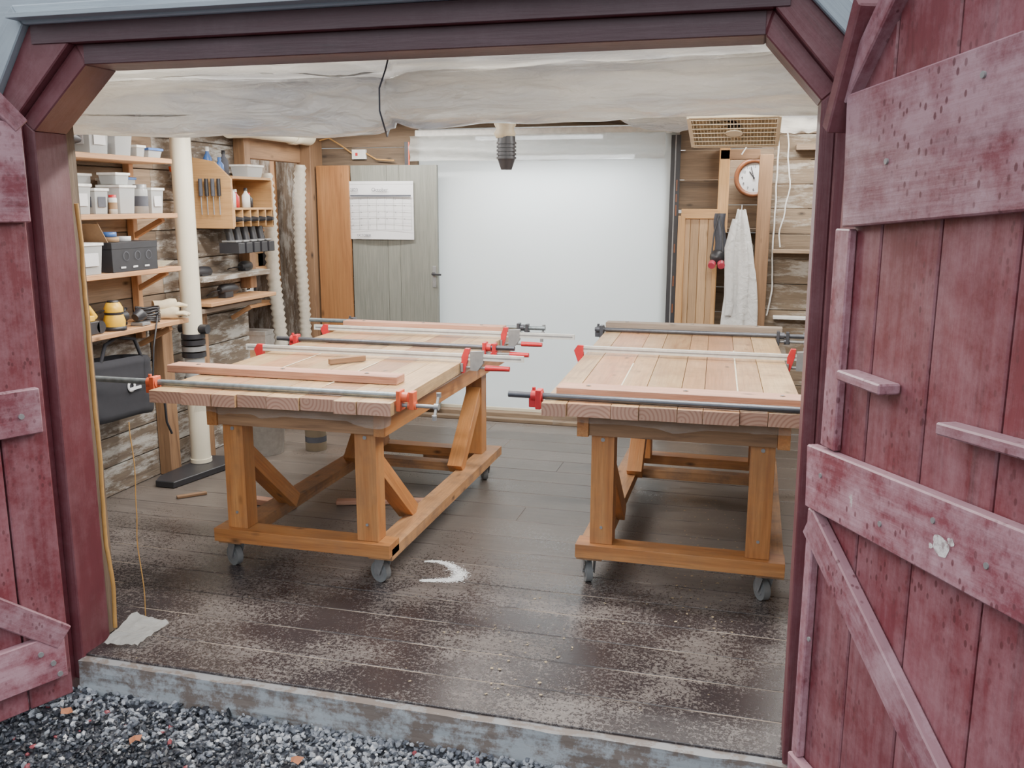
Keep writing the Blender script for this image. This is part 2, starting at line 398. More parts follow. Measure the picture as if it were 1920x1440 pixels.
b=B('wall_back_room'); b.box(-3.2,-.63,8.6,8.65,0,ZC+.3,'wallw'); b.box(-3.25,-3.2,6.99,8.6,0,ZC+.3,'wallw'); b.box(-.68,-.63,6.99,8.6,0,ZC+.3,'wallw')
b.box(-3.2,-.6,6.99,8.6,-.06,0,'wallw'); b.done()
b=B('wall_right')
z=0
while z<ZC-.01:
    z1=min(z+.2,ZC); b.box(XR,XR+.03,YF,YB,z+.002,z1-.002,'old'); z=z1
b.done()
b=B('ceiling')
b.box(XL-1,XR+.05,YF-.1,8.7,ZC+.03,ZC+.08,'old')
b.grid(lambda u,v:Vector((XL+u*(XR-XL),YF+v*(YB-YF),ZC-.01+.03*nz(u*9,v*7))),60,50,'filmceil')
b.done()
b=B('ceiling_joist')
for yy in (5.25,6.0,6.7): b.box(XL+.01,XR-.01,yy,yy+.05,2.315,2.365,'shelf')
b.done(.003)
# ------------------------------------------------------------ front wall
b=B('wall_front')
def xz(poly,y0,y1,mat): b.prism([(x,y0,z) for x,z in poly],(0,y1-y0,0),mat)
xz([(-4.3,-.3),(-2.50,-.3),(-2.50,2.9),(-4.3,2.9)],2.70,2.80,'redp')
xz([(.27,-.3),(2.6,-.3),(2.6,2.9),(.27,2.9)],2.70,2.80,'redp')
xz([(-2.50,2.26),(.27,2.26),(.27,2.9),(-2.50,2.9)],2.70,2.80,'bluep')
xz([(-4.3,2.06),(-2.50,2.06),(-2.34,2.255),(.08,2.255),(.25,2.10),(2.6,2.10),(2.6,3.0),(-4.3,3.0)],2.655,2.695,'bluep')
b.done()
b=B('trim_opening')
def strip(pts_in,pts_out,y0,y1,mat):
    for i in range(len(pts_in)-1):
        a,c=pts_in[i],pts_in[i+1];d,e=pts_out[i+1],pts_out[i]
        P=[(a[0],y0,a[1]),(c[0],y0,c[1]),(d[0],y0,d[1]),(e[0],y0,e[1])]
        L=Vector((c[0]-a[0],0,c[1]-a[1])).length
        g=[(0,0,0),(L,0,0),(L,.1,0),(0,.1,0)]; g=g+[(p[0],p[1],.1) for p in g]
        b.prism(P,(0,y1-y0,0),mat,g=g)
inn=[(-2.405,-.10),(-2.395,1.94),(-2.165,2.15),(.0,2.15),(.155,1.975),(.17,-.3)]
mid=[(-2.45,-.10),(-2.44,1.98),(-2.20,2.215),(.02,2.215),(.195,2.01),(.205,-.3)]
out=[(-2.50,-.3),(-2.49,2.05),(-2.35,2.275),(.065,2.28),(.235,2.10),(.235,-.3)]
blu=[(-2.62,-.3),(-2.60,2.08),(-2.39,2.335),(.10,2.335),(.29,2.13),(.29,-.3)]
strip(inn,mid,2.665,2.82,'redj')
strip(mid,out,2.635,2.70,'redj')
strip(out[1:5],blu[1:5],2.61,2.66,'bluep')
b.done(.004)
b=B('trim_lintel')
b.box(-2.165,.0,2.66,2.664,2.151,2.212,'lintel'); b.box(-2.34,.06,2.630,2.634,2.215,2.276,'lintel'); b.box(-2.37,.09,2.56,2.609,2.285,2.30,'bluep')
b.done(.001)
b=B('jamb_inner')
b.box(-2.50,-2.43,2.821,2.90,0,2.0,'dark'); b.box(.19,.25,2.821,2.90,0,2.0,'dark'); b.box(-2.5,.3,2.821,2.88,2.19,2.42,'dark')
b.box(-3.6,-2.50,2.821,2.84,0,2.42,'dark'); b.box(.25,1.5,2.821,2.84,0,2.42,'dark')
b.done(.003)
b=B('extension_cord')
pts=[(-2.405+.010*nz(z*3,1),2.85+.01*nz(z*3,5),z) for z in np.linspace(1.70,.03,40)]
b.tube(pts,.008,'cord')
pts=[(-2.36+.02*nz(z*2,9),2.98,z) for z in np.linspace(.85,.02,20)]; b.tube(pts,.0022,'cord'); b.done()
b=B('film_scrap')
b.grid(lambda u,v:Vector((-2.38+u*.14,2.74+v*.20+.03*u,.012+.02*abs(nz(u*5,v*5))+.04*(1-u)*v)),12,12,'filmcl'); b.done()
# ------------------------------------------------------------ barn doors
def place(hx,hy,sg,ang):
    a=math.radians(ang);D=Vector((sg*math.sin(a),-math.cos(a),0));n=Vector((-sg*math.cos(a),-math.sin(a),0))
    m=Matrix.Identity(4)
    for i in range(3): m[i][0]=D[i];m[i][1]=n[i]
    m[0][3]=hx;m[1][3]=hy
    return m
b=B('barn_door')
def plank(x0,x1,z0,zt0,zt1,y0,y1,mt):
    P=[(x0,y0,z0),(x1,y0,z0),(x1,y0,zt1),(x0,y0,zt0)]
    g=[(p[2],p[0],0) for p in P]+[(p[2],p[0],.02) for p in P]
    b.prism(P,(0,y1-y0,0),mt,g=g)
SG=math.tan(math.radians(4.0))   # the old leaf is out of square: battens rise away from the hinge
def batt(x0,x1,z0,z1,y1,mt='redb'):
    b.beam((x0,(y1+.001)/2,(z0+z1)/2+x0*SG),(x1,(y1+.001)/2,(z0+z1)/2+x1*SG),y1-.001,z1-z0,mt)
ed=[0.035,.245,.48,.73,.97,1.21,1.42]
for x0,x1 in zip(ed[:-1],ed[1:]):
    t=lambda x:min(1.97+x*1.05,2.38)
    plank(x0+.0035,x1-.0035,-.09,t(x0),t(x1),-.025,0,'redp')
b.box(.04,1.41,-.045,-.026,-.05,1.9,'lintel')
batt(.10,1.42,1.637,1.965,.034); batt(.015,1.42,.865,1.043,.036); batt(.02,1.42,-.06,.095,.034)
b.box(.06,.135,.001,.024,1.056,1.64,'redb'); b.box(.02,.06,.001,.026,.100,.862,'redb')
b.beam((.04,.019,.83),(1.25,.019,.12),.095,.034,'redb',(0,1,0))
b.box(.185,.385,.002,.06,1.262,1.288,'redb'); batt(.595,1.1,1.180,1.207,.05)
b.beam((.06,.01,1.97),(.42,.01,2.36),.06,.05,'redb',(0,1,0))
b.prism([(.02,-.04,1.90),(.05,-.04,1.88),(.17,-.04,2.17),(.14,-.04,2.20)],(0,.10,0),'redj')
for xx,zz in ((.1,.98),(.4,.95),(.6,1.03),(.62,1.95),(.3,1.8),(.1,.5),(.78,1.0)):
    b.cyl((xx,.034,zz),(xx,.039,zz),.007,'iron',n=8)
for cx,cz,r,sd in ((.635,.985,.026,3),(.665,1.005,.010,8),(.60,.972,.007,12)):
    P=[]
    for k in range(26):
        q=k*2*math.pi/26; s=1+.38*nz(math.cos(q)*1.3+sd,math.sin(q)*1.3,sd,3); P.append((cx+r*1.15*math.cos(q)*s,.0368,cz+r*.85*math.sin(q)*s))
    b.add(P,[tuple(range(26))],'primer')
b.done(.004,mat=place(.20,2.60,1,23.5))
b=B('barn_door')
ed=[0.0,.16,.38,.60,.82,1.06]
for x0,x1 in zip(ed[:-1],ed[1:]):
    t=lambda x:min(1.99+x*1.05,2.32)
    plank(x0+.0035,x1-.0035,-.115,t(x0),t(x1),-.025,0,'redp')
b.box(.01,1.05,-.045,-.026,-.05,1.9,'lintel')
b.box(0,1.06,.001,.032,1.637,1.965,'redb'); b.box(.03,1.06,.001,.034,.91,1.07,'redb'); b.box(.03,1.06,.001,.034,-.02,.155,'redb')
b.beam((.03,.019,.13),(.9,.019,.86),.09,.034,'redb',(0,1,0))
b.beam((.0,.01,1.95),(.36,.01,2.33),.06,.05,'redb',(0,1,0))
for xx,zz in ((.08,.05),(.12,.1),(.06,.0),(.1,.98)): b.cyl((xx,.03,zz),(xx,.04,zz),.010,'iron',n=8)
b.done(.004,mat=place(-2.40,2.60,-1,24))
# ------------------------------------------------------------ film roll at the opening
b=B('plastic_film_curtain')
def rollp(u,v):
    x=-2.60+u*2.88
    tie=math.exp(-((x+1.21)/.05)**2); tw=math.exp(-((x+1.21)/.35)**2)
    pr=[(3.30,2.40),(3.12,2.34),(3.00,2.27),(2.96,2.215),(2.965,2.175),(3.01,2.150),(2.96,2.130),(2.91,2.09),(2.90,2.04),(2.925,1.99),(2.98,1.958),(3.04,1.97),(3.08,2.04),(3.07,2.12),(3.02,2.15)]
    q=v*(len(pr)-1);i=min(int(q),len(pr)-2);f=q-i
    def cr(k):
        p0,p1,p2,p3=[pr[max(0,min(len(pr)-1,i+j))][k] for j in (-1,0,1,2)]
        return .5*((2*p1)+(-p0+p2)*f+(2*p0-5*p1+4*p2-p3)*f*f+(-p0+3*p1-3*p2+p3)*f**3)
    y,z=cr(0),cr(1)
    cy,cz=3.0,2.065
    if v>.33:
        s=1-.20*tie+.12*nz(x*1.6,7)+.03*math.sin(x*3); y=cy+(y-cy)*s; z=cz+(z-cz)*s
    z+=.010*math.sin(x*2.1+1)-.012*(1 if x<-1.21 else -.5)
    r1=1-abs(nz(x*1.1+v*2,v*9,2,2))*2; r2=1-abs(nz(x*3.2-v*6,v*8,9,2))*2; r3=1-abs(nz(x*7,v*14,5,2))*2
    d=.020*r1+.014*r2+.005*r3+.014*tw*math.sin(v*40+x*14)
    y+=-(d-.02); z+=.35*(d-.02)*(1 if v<.6 else -1)
    return Vector((x,y,z))
b.grid(rollp,420,130,'film'); b.done()
b=B('tie_strap'); pts=[(-1.15,2.87,2.26),(-1.17,2.87,2.19),(-1.19,2.875,2.13),(-1.205,2.855,2.07),(-1.21,2.865,2.0),(-1.215,2.92,1.945),(-1.25,3.02,1.93),(-1.27,3.12,2.0),(-1.25,3.14,2.2),(-1.2,3.1,2.36)]
b.tube(pts,.003,'ink'); b.done()
# ------------------------------------------------------------ film door at the back
b=B('plastic_film_door')
b.grid(lambda u,v:Vector((-2.62+u*2.02,6.975+.012*nz(u*4,v*3),.03+v*2.24)),60,60,'filmdoor')
b.box(-2.48,-.62,6.93,6.955,.052,.075,'pvc'); b.done()
b=B('plastic_film_valance')
b.grid(lambda u,v:Vector((-2.64+u*1.98,6.82+.02*nz(u*9,v*2)+.02*math.sin(v*9+u*4),2.03+v*.19+.02*nz(u*4,3)*(1-v))),80,16,'filmcl'); b.done()
b=B('zipper_strip')
b.box(-.625,-.555,6.895,6.90,.06,2.2,'black'); b.box(-.595,-.587,6.892,6.895,.06,2.2,'iron')
for z in (.9,1.1,1.62,1.72,1.8,1.35): b.box(-.58,-.570,6.890,6.894,z,z+.05+.03*random.random(),'oak')
b.box(-2.70,-2.67,6.87,6.88,2.0,2.18,'black'); b.box(-2.669,-2.66,6.87,6.88,2.0,2.18,'orange'); b.done()
def fixture(name,x,y,z,L,mat,power,col=(1,.97,.92),sx=.12):
    b=B(name); b.box(x-L/2,x+L/2,y-.06,y+.06,z,z+.04,'white')
    for dy in (-.03,.03): b.cyl((x-L/2+.02,y+dy,z-.018),(x+L/2-.02,y+dy,z-.018),.014,mat,n=10)
    for e in (-1,1): b.box(x+e*(L/2-.01)-.01,x+e*(L/2-.01)+.01,y-.05,y+.05,z-.035,z,'white')
    o=b.done()
    l=bpy.data.lights.new('tube_lamp','AREA'); l.shape='RECTANGLE'; l.size=L; l.size_y=sx; l.energy=power; l.color=col
    q=bpy.data.objects.new('tube_lamp',l); C.collection.objects.link(q); q.location=(x,y,z-.05); q.parent=o
fixture('added_corner_light',-2.0,3.65,2.335,1.2,'tube',38)
fixture('added_corner_light',-.3,3.65,2.335,1.2,'tube',38)
fixture('added_corner_light',-2.45,4.75,2.335,1.2,'tube',34)
fixture('added_corner_light',-.2,4.9,2.335,1.2,'tube',30)
fixture('added_corner_light',-2.55,6.35,2.335,1.2,'tube',24)
fixture('added_corner_light',.45,6.52,2.335,1.0,'tube',16)  # unseen fixture added to brighten the right rear and clock side
fixture('added_corner_light',-4.05,6.2,2.335,.6,'tube',12)  # unseen lamp put in to lift the dark side alcove
fixture('added_corner_light',-.1,7.2,2.335,.5,'tube',8)  # extra lamp added inside the niche to light the clock
fixture('added_bar_light',-1.5,7.35,2.09,1.15,'tubec',22,col=(.93,.97,1))  # invented tube behind the film, stands in for a reflected bright bar
fixture('added_bar_light',-1.9,8.1,2.3,1.2,'tubec',9,col=(.93,.97,1))
# ------------------------------------------------------------ tables
def caster(b,x,y,top,ang=0.0):
    r=.05; R=RZ(ang)
    def T(p): return Vector((x,y,0))+R@Vector(p)
    c=T((0,.02,r)); ax=(R@Vector((1,0,0)))
    b.cyl(c-ax*.015,c+ax*.015,r,'rubber',n=22); b.cyl(c-ax*.018,c+ax*.018,r*.55,'iron',n=16)
    b.cyl(c-ax*.03,c+ax*.03,.008,'iron',n=8)
    for e in (-1,1):
        b.prism([T((e*.026,.005,r-.01)),T((e*.026,.035,r-.01)),T((e*.026,.03,top-.02)),T((e*.026,-.03,top-.02))],ax*.003*e,'iron')
    b.cyl(T((0,0,top-.022)),T((0,0,top-.004)),.028,'iron',n=14)
    b.box(x-.04,x+.04,y-.045,y+.045,top-.004,top,'iron')
def workbench(x0,x1,y0,y1,angs):
    b=B('workbench'); zt=.14
    for xa,xb in ((x0,x0+.115),(x1-.115,x1)):
        b.box(xa,xb,y0,y1,zt,.195,'rail')
    b.box(x0+.0,x1,y0-.03,y0+.085,.160,.222,'table')
    b.box(x0+.116,x1-.116,y1-.15,y1-.05,.145,.20,'table'); b.box(x0+.116,x1-.116,y1-.5,y1-.42,.16,.21,'rail')
    lx=(x0+.06,x1-.165); ly=(y0+.0,y1-.22)
    for X in lx:
        b.box(X,X+.10,ly[0]+.0,ly[0]+.09,.223,.80,'table')
        b.box(X,X+.10,ly[1],ly[1]+.10,.196,.80,'table')
        xc=X+.05
        b.beam((xc,ly[0]+.06,.58),(xc,ly[0]+.50,.20),.085,.075,'table')
        b.beam((xc,ly[1]+.04,.60),(xc,ly[1]-.36,.20),.085,.075,'table')
        b.cyl((xc,ly[0]-.004,.70),(xc,ly[0]+.002,.70),.009,'iron',n=8); b.cyl((xc,ly[0]-.004,.30),(xc,ly[0]+.002,.30),.007,'iron',n=8)
    for X in (x0+.0,x1-.06-.0):
        b.box(X,X+.05,y0-.03,y1+.25,.715,.815,'table')
    b.box(x0+.051,x1-.061,y0+.0-.02,y0+.03,.72,.812,'post'); b.box(x0+.051,x1-.061,y1-.1,y1-.05,.72,.812,'post')
    b.box(x0+.051,x1-.061,(y0+y1)/2,(y0+y1)/2+.05,.72,.812,'post')
    k=0
    for X in (x0+.045,x1-.075):
        for Y in (y0+.08,y1-.12): caster(b,X,Y,zt,angs[k]); k+=1
    return b.done(.004,seg=2)
workbench(-2.36,-1.485,3.53,5.35,(1.1,.3,1.2,.5))
workbench(-.70,.195,3.77,5.52,(.35,.2,.5,.3))
def slab(x0,x1,y0,y1,n,ang,redd):
    b=B('glued_panel'); px,py=x0,y0
    e=[x0+(x1-x0)*k/n for k in range(n+1)]
    for k in range(1,n): e[k]+=random.uniform(-.03,.03)
    for k in range(n):
        b.box(e[k]+.0014,e[k+1]-.0014,y0+random.uniform(-.014,.014),y1+random.uniform(-.02,.02),.828,.882+random.uniform(0,.0025),'panel','end')
        if k in redd: 
            yy=y0+.25+random.random()*.4
            b.box(e[k]-.004,e[k]+.003,yy,yy+random.uniform(.5,1.3),.8845,.886,'foam')
    m=Matrix.Translation((px,py,0))@RZ(ang)@Matrix.Translation((-px,-py,0))
    return b.done(.0015,mat=m)
slab(-2.58,-1.43,3.40,5.78,8,math.radians(1.6),(2,5))
slab(-.83,.24,3.62,6.02,8,math.radians(2.2),(2,6))
def under(x0,x1,y0,y1):
    b=B('protective_film_sheet')
    b.grid(lambda u,v:Vector((x0+u*(x1-x0),y0+v*(y1-y0),.8215)),20,20,'filmth')
    b.grid(lambda u,v:Vector((x0+u*(x1-x0),y0-.006-.02*v+.01*nz(u*8,v),.8215-v*(.035+.04*max(0,nz(u*4,x0*3)))-.0)),50,5,'filmth'); b.done()
under(-2.40,-1.45,3.49,5.6); under(-.80,.22,3.73,5.9)
def caul(x0,x1,y,w,h,mat,z=.886,ang=0):
    b=B('clamping_caul'); b.beam((x0,y,z+h/2),(x1,y+(x1-x0)*ang,z+h/2),w,h,mat)
    for f in (.12,.5,.86):
        xx=x0+(x1-x0)*f; yy=y+(xx-x0)*ang; b.cyl((xx,yy,z+h-.004),(xx,yy,z+h+.0012),.012,'dark',n=12); b.cyl((xx,yy,z+h),(xx,yy,z+h+.004),.006,'iron',n=8)
    b.done(.003)
caul(-2.76,-1.55,3.84,.10,.038,'red'); caul(-2.68,-1.55,5.66,.09,.035,'red')
caul(-.80,.30,3.83,.12,.036,'red'); caul(-.92,.20,5.92,.09,.055,'caulgrey')
b=B('wood_block'); b.beam((-2.09,4.20,.902),(-1.96,4.36,.902),.025,.03,'post'); b.done(.003)
def pipe_clamp(x0,x1,y,xl,xr,head,pipe,z=.90,r=.0135,dy=0,hred=False):
    b=B('pipe_clamp')
    b.cyl((x0,y,z),(x1,y+dy,z),r,pipe,n=14)
    b.cyl((xl-.05,y,z),(xl+.0,y,z),.024,head,n=16)
    b.box(xl-.028,xl-.004,y-.028,y+.028,z-.055,z+.028,head); b.cyl((xl-.04,y,z+.02),(xl-.04,y,z+.036),.008,head,n=8)
    b.box(xl-.06,xl-.028,y-.012,y+.012,z-.05,z-.01,head)
    b.box(xr+.004,xr+.022,y-.03,y+.03,z-.058,z+.03,head); b.cyl((xr+.01,y,z),(xr+.05,y,z),.022,head,n=16)
    b.box(xr+.06,xr+.08,y-.024,y+.024,z-.05,z+.026,head); b.cyl((xr+.05,y,z-.035),(xr+.085,y,z-.035),.018,head,n=12)
    b.cyl((xr+.02,y,z-.035),(xr+.17,y,z-.035),.0085,'iron',n=10)
    if hred: b.cyl((xr+.16,y,z-.035),(xr+.27,y,z-.035),.016,'redplastic',n=14,r2=.013)
    else:
        b.cyl((xr+.165,y,z-.035),(xr+.185,y,z-.035),.014,'iron',n=12)
        b.beam((xr+.175,y-.03,z-.075),(xr+.175,y+.03,z+.01),.011,.011,'iron'); b.cyl((xr+.175,y+.03,z+.0),(xr+.175,y+.03,z+.02),.011,'iron',n=8); b.cyl((xr+.175,y-.03,z-.085),(xr+.175,y-.03,z-.065),.011,'iron',n=8)
    b.done(.002)
def bar_clamp(x0,x1,y,xl,xr,z=.915):
    b=B('bar_clamp')
    b.box(x0,x1,y-.010,y+.010,z-.016,z+.016,'alu'); b.box(x0+.01,x1-.01,y-.0108,y-.0102,z-.004,z+.004,'iron')
    b.prism([(xl-.002,y-.014,z-.08),(xl-.002,y-.014,z+.018),(xl-.035,y-.014,z+.02),(xl-.055,y-.014,z-.01),(xl-.03,y-.014,z-.08)],(0,.028,0),'redplastic')
    b.prism([(xr+.002,y-.014,z-.085),(xr+.002,y-.014,z+.0),(xr+.02,y-.014,z+.045),(xr+.045,y-.014,z+.045),(xr+.04,y-.014,z-.0),(xr+.016,y-.014,z-.085)],(0,.028,0),'redplastic')
    b.prism([(xr+.05,y-.014,z-.07),(xr+.05,y-.014,z+.03),(xr+.12,y-.014,z+.035),(xr+.12,y-.014,z-.03),(xr+.09,y-.014,z-.07)],(0,.028,0),'iron')
    b.cyl((xr+.02,y,z-.055),(xr+.14,y,z-.055),.007,'iron',n=10); b.cyl((xr+.13,y,z-.055),(xr+.26,y,z-.055),.016,'redplastic',r2=.013,n=14)
    b.beam((xr+.0,y,z-.055),(xr+.012,y,z-.055),.045,.045,'iron')
    b.done(.002)
pipe_clamp(-3.06,-1.44,3.50,-2.60,-1.43,'orange','galv',dy=.02,z=.899)
bar_clamp(-2.72,-1.12,4.46,-2.613,-1.455)
pipe_clamp(-2.77,-1.28,4.89,-2.625,-1.468,'redplastic','steel',hred=True)
bar_clamp(-2.74,-1.02,5.32,-2.637,-1.48)
pipe_clamp(-3.0,-1.30,5.76,-2.652,-1.492,'steel','galv')
pipe_clamp(-.99,.65,3.68,-.838,.245,'redplastic','steel',z=.899)
pipe_clamp(-.98,.55,5.82,-.918,.16,'steel','steel')
bar_clamp(-.90,.60,4.90,-.884,.195)
# ------------------------------------------------------------ shelves left wall
b=B('wall_shelf')
for z,y1 in ((1.955,4.72),(1.645,4.74),(1.335,4.74),(1.02,4.78)):
    b.box(XL+.005,-3.30,3.0,y1,z-.028,z,'shelf')
for yy in (4.66,): b.box(XL+.005,-3.55,yy,yy+.04,.9,2.2,'shelf')
for z in (1.60,1.29,.96): b.beam((-3.58,4.68,z-.10),(-3.36,4.68,z+.01),.03,.03,'shelf')
b.done(.003)
def tub(x,y,z,w,d,h,lid='white',label=None,fill=None,name='storage_tub',body='tub'):
    b=B(name); k=.88
    P=lambda s,zz:[(x-w/2*s,y-d/2*s,zz),(x+w/2*s,y-d/2*s,zz),(x+w/2*s,y+d/2*s,zz),(x-w/2*s,y+d/2*s,zz)]
    a=P(k,z+.001)+P(1,z+h)
    b.add(a,[(3,2,1,0),(0,1,5,4),(1,2,6,5),(2,3,7,6),(3,0,4,7)],body)
    b.box(x-w/2-.006,x+w/2+.006,y-d/2-.006,y+d/2+.006,z+h,z+h+.014,lid)
    if fill: b.box(x-w/2*.8,x+w/2*.8,y-d/2*.8,y+d/2*.8,z+.004,z+h*.6,fill)
    if label: b.box(x-w*.3,x+w*.3,y-d/2-.003,y-d/2-.001,z+h*.3,z+h*.75,label); b.box(x+w/2+.000,x+w/2+.002,y-d*.3,y+d*.3,z+h*.3,z+h*.75,label)
    b.done(.002)
def jar(x,y,z,r,h,lid='iron',body='tub',label=None,name='jar'):
    b=B(name); b.lathe([(.001,0),(r,0),(r,h*.8),(r*.85,h*.87)],(x,y,z+.001),body); b.lathe([(r*.9,h*.85),(r*.9,h),(.001,h)],(x,y,z+.001),lid)
    if label: b.lathe([(r*1.01,h*.25),(r*1.01,h*.6)],(x,y,z+.001),label)
    b.done()
S2=1.645
tub(-3.40,3.98,S2,.15,.14,.14,'white','paper','post'); tub(-3.39,4.14,S2,.11,.10,.12,'white','ink','card'); tub(-3.39,4.33,S2,.14,.13,.14,'white',None,'card')
tub(-3.40,4.61,S2,.13,.11,.13,'white','paper','card'); jar(-3.36,4.49,S2,.04,.16,'iron','tub','ink')
tub(-3.52,4.45,S2,.09,.1,.18,'white','paper','card'); jar(-3.36,3.86,S2,.03,.19,'yellow','white',None,'spray_bottle')
tub(-3.53,4.20,S2,.08,.12,.20,'white',None,'black'); jar(-3.34,4.23,S2,.022,.10,'redplastic','white','card')
tub(-3.40,4.33,S2+.156,.11,.11,.05,'white',None,'black'); tub(-3.525,4.58,S2,.07,.10,.19,'blue',None,'card')
S1=1.955
tub(-3.44,4.36,S1,.2,.14,.11,'blue',None,'ink'); tub(-3.44,4.18,S1,.18,.15,.16,'white','paper'); tub(-3.40,4.60,S1,.16,.12,.04,'blue'); tub(-3.38,4.485,S1,.10,.07,.05,'white',None,'card')
def tool(name,x,y,z,ax,col,L=.2,h=.1):
    b=B(name); c,s=math.cos(ax),math.sin(ax)
    def T(a,q,r=0): return (x+c*a-s*r,y+s*a+c*r,z+q)
    b.tube([T(-L/2,h*.62),T(-L*.35,h*.66),T(0,h*.66),T(L*.3,h*.6),T(L*.5,h*.55)],.03,'black',n=14,rad=[.022,.034,.036,.034,.016])
    b.tube([T(-L*.1,h*.5),T(-L*.2,h*.2),T(-L*.22,.02)],.02,col,n=12,rad=[.022,.02,.024])
    b.beam(T(-L*.38,.02),T(L*.05,.02),.06,.038,'black'); b.tube([T(-L*.1,h*.8),T(L*.15,h*.82)],.02,col,n=12)
    b.tube([T(-L/2,h*.6),T(-L*.7,h*.5,.03),T(-L*.8,.02,.06),T(-L*.5,.01,.1)],.004,'black')
    b.done(.001)
tool('heat_gun',-3.40,3.96,S1+.002,1.4,'iron',.22,.12)
def box_obj(name,x0,x1,y0,y1,z0,z1,mat,extra=None):
    b=B(name); b.box(x0,x1,y0,y1,z0,z1-.02,mat); b.box(x0-.003,x1+.003,y0-.003,y1+.003,z1-.035,z1,mat)
    if extra: extra(b)
    return b.done(.002)
S3=1.335
tub(-3.39,3.99,S3,.17,.17,.15,'white','paper','post')
def ex(b):
    for k in range(3): b.lathe([(.022,0),(.025,0),(.025,.001),(.022,.001)],(-3.296,4.25+k*.095,S3+.085),'ink',16,'x')
    for k in range(3): b.box(-3.2965,-3.2955,4.20+k*.1,4.24+k*.1,S3+.02,S3+.03,'paper')
    b.prism([(-3.47,4.14,S3+.161),(-3.32,4.14,S3+.161),(-3.34,4.10,S3+.26),(-3.47,4.10,S3+.26)],(0,.004,0),'card')
o=box_obj('black_tool_box',-3.46,-3.30,4.14,4.52,S3+.001,S3+.16,'black',ex)
b=B('cable_tie_pack'); 
for k in range(8): b.beam((-3.5,4.56+k*.010,S3+.006+.004*k),(-3.32,4.60+k*.014,S3+.006+.004*k),.008,.003,'foam')
b.done()
def tape(x,y,z,r,c):
    b=B('tape_roll'); b.lathe([(r*.6,0),(r,0),(r,.025),(r*.6,.025),(r*.6,0)],(x,y,z+.001),c,20); b.done()
tape(-3.36,4.22,S3+.161,.04,'card'); tape(-3.37,4.22,S3+.188,.036,'blue'); tape(-3.39,4.36,S3+.161,.038,'paper')
def sclamp(x,y,z,a=0):
    b=B('spring_clamp'); 
    for e in (-1,1):
        b.tube([(x,y+e*.035,z),(x,y+e*.012,z-.05),(x,y+e*.012,z-.08),(x,y+e*.002,z-.13)],.008,'iron',n=8); b.cyl((x,y+e*.036,z+.01),(x,y+e*.026,z-.02),.012,'orange',n=8); b.cyl((x,y+e*.003,z-.12),(x,y+e*.001,z-.135),.010,'orange',n=8)
    b.cyl((x-.012,y,z-.065),(x+.012,y,z-.065),.012,'iron',n=10); b.done()
for k in range(3): sclamp(XL+.03,5.12+k*.07,1.92-.01*k)
def handsaw(y,z):
    b=B('hand_saw'); x=XL+.015
    b.prism([(x,y,z),(x,y+.05,z-.38),(x,y+.09,z-.38),(x,y+.13,z)],(.002,0,0),'iron'); b.tube([(x,y+.02,z+.01),(x,y+.03,z+.09),(x,y+.10,z+.10),(x,y+.12,z+.01)],.012,'post',n=10); b.done()
S4=1.02
def sander(x,y,z,a):
    b=B('orbital_sander'); b.lathe([(.001,0),(.062,0),(.062,.018),(.055,.022)],(x,y,z+.001),'black'); b.lathe([(.055,.02),(.058,.05),(.048,.085)],(x,y,z+.001),'yellow'); b.lathe([(.048,.085),(.05,.10)],(x,y,z+.001),'black'); b.lathe([(.05,.10),(.05,.12),(.035,.15),(.001,.158)],(x,y,z+.001),'yellow')
    b.tube([(x,y,z+.06),(x+.05*math.cos(a),y+.09*math.sin(a),z+.07),(x+.06*math.cos(a),y+.16*math.sin(a),z+.06)],.03,'black',rad=[.025,.02,.032],n=12)
    b.lathe([(.03,.152),(.03,.162),(.001,.164)],(x,y,z),'black',14)
    b.tube([(x,y-.02,z+.12),(x-.06,y-.08,z+.1),(x-.1,y-.06,z+.02)],.005,'black'); b.done()
sander(-3.36,4.19,S4,2.2)
b=B('belt_sander'); b.box(-3.46,-3.33,3.88,4.04,S4+.002,S4+.07,'black'); b.cyl((-3.46,3.88,S4+.036),(-3.33,3.88,S4+.036),.034,'black'); b.cyl((-3.46,4.05,S4+.036),(-3.33,4.05,S4+.036),.034,'black'); b.tube([(-3.40,3.88,S4+.08),(-3.40,3.94,S4+.135),(-3.40,4.04,S4+.13),(-3.40,4.08,S4+.08)],.022,'yellow',n=12); b.box(-3.44,-3.34,3.9,4.02,S4+.07,S4+.10,'yellow'); b.done(.004)
b=B('corded_router'); b.lathe([(.001,0),(.06,0),(.06,.012),(.045,.02),(.045,.09),(.03,.11),(.001,.112)],(-3.50,4.38,S4+.001),'black',18)
b.tube([(-3.44+.03*math.cos(k*.5),4.34+k*.008,S4+.08+.02*math.sin(k*.8)) for k in range(10)],.007,'black'); b.done()
b=B('palm_sander'); b.box(-3.39,-3.31,4.36,4.43,S4+.002,S4+.02,'iron'); b.tube([(-3.35,4.35,S4+.05),(-3.35,4.39,S4+.065),(-3.35,4.43,S4+.05)],.03,'black',n=14,rad=[.022,.036,.022]); b.done(.002)
b=B('coiled_power_cord')
for q in range(6): b.tube([(-3.40+.065*math.cos(k*.5),4.53+.065*math.sin(k*.5),S4+.012+.014*q+.006*math.sin(k*1.3+q)) for k in range(14)],.0065,'black')
b.tube([(-3.33,4.52,S4+.04),(-3.292,4.46,S4+.01),(-3.28,4.40,.9),(-3.285,4.38,.72)],.005,'black'); b.done()
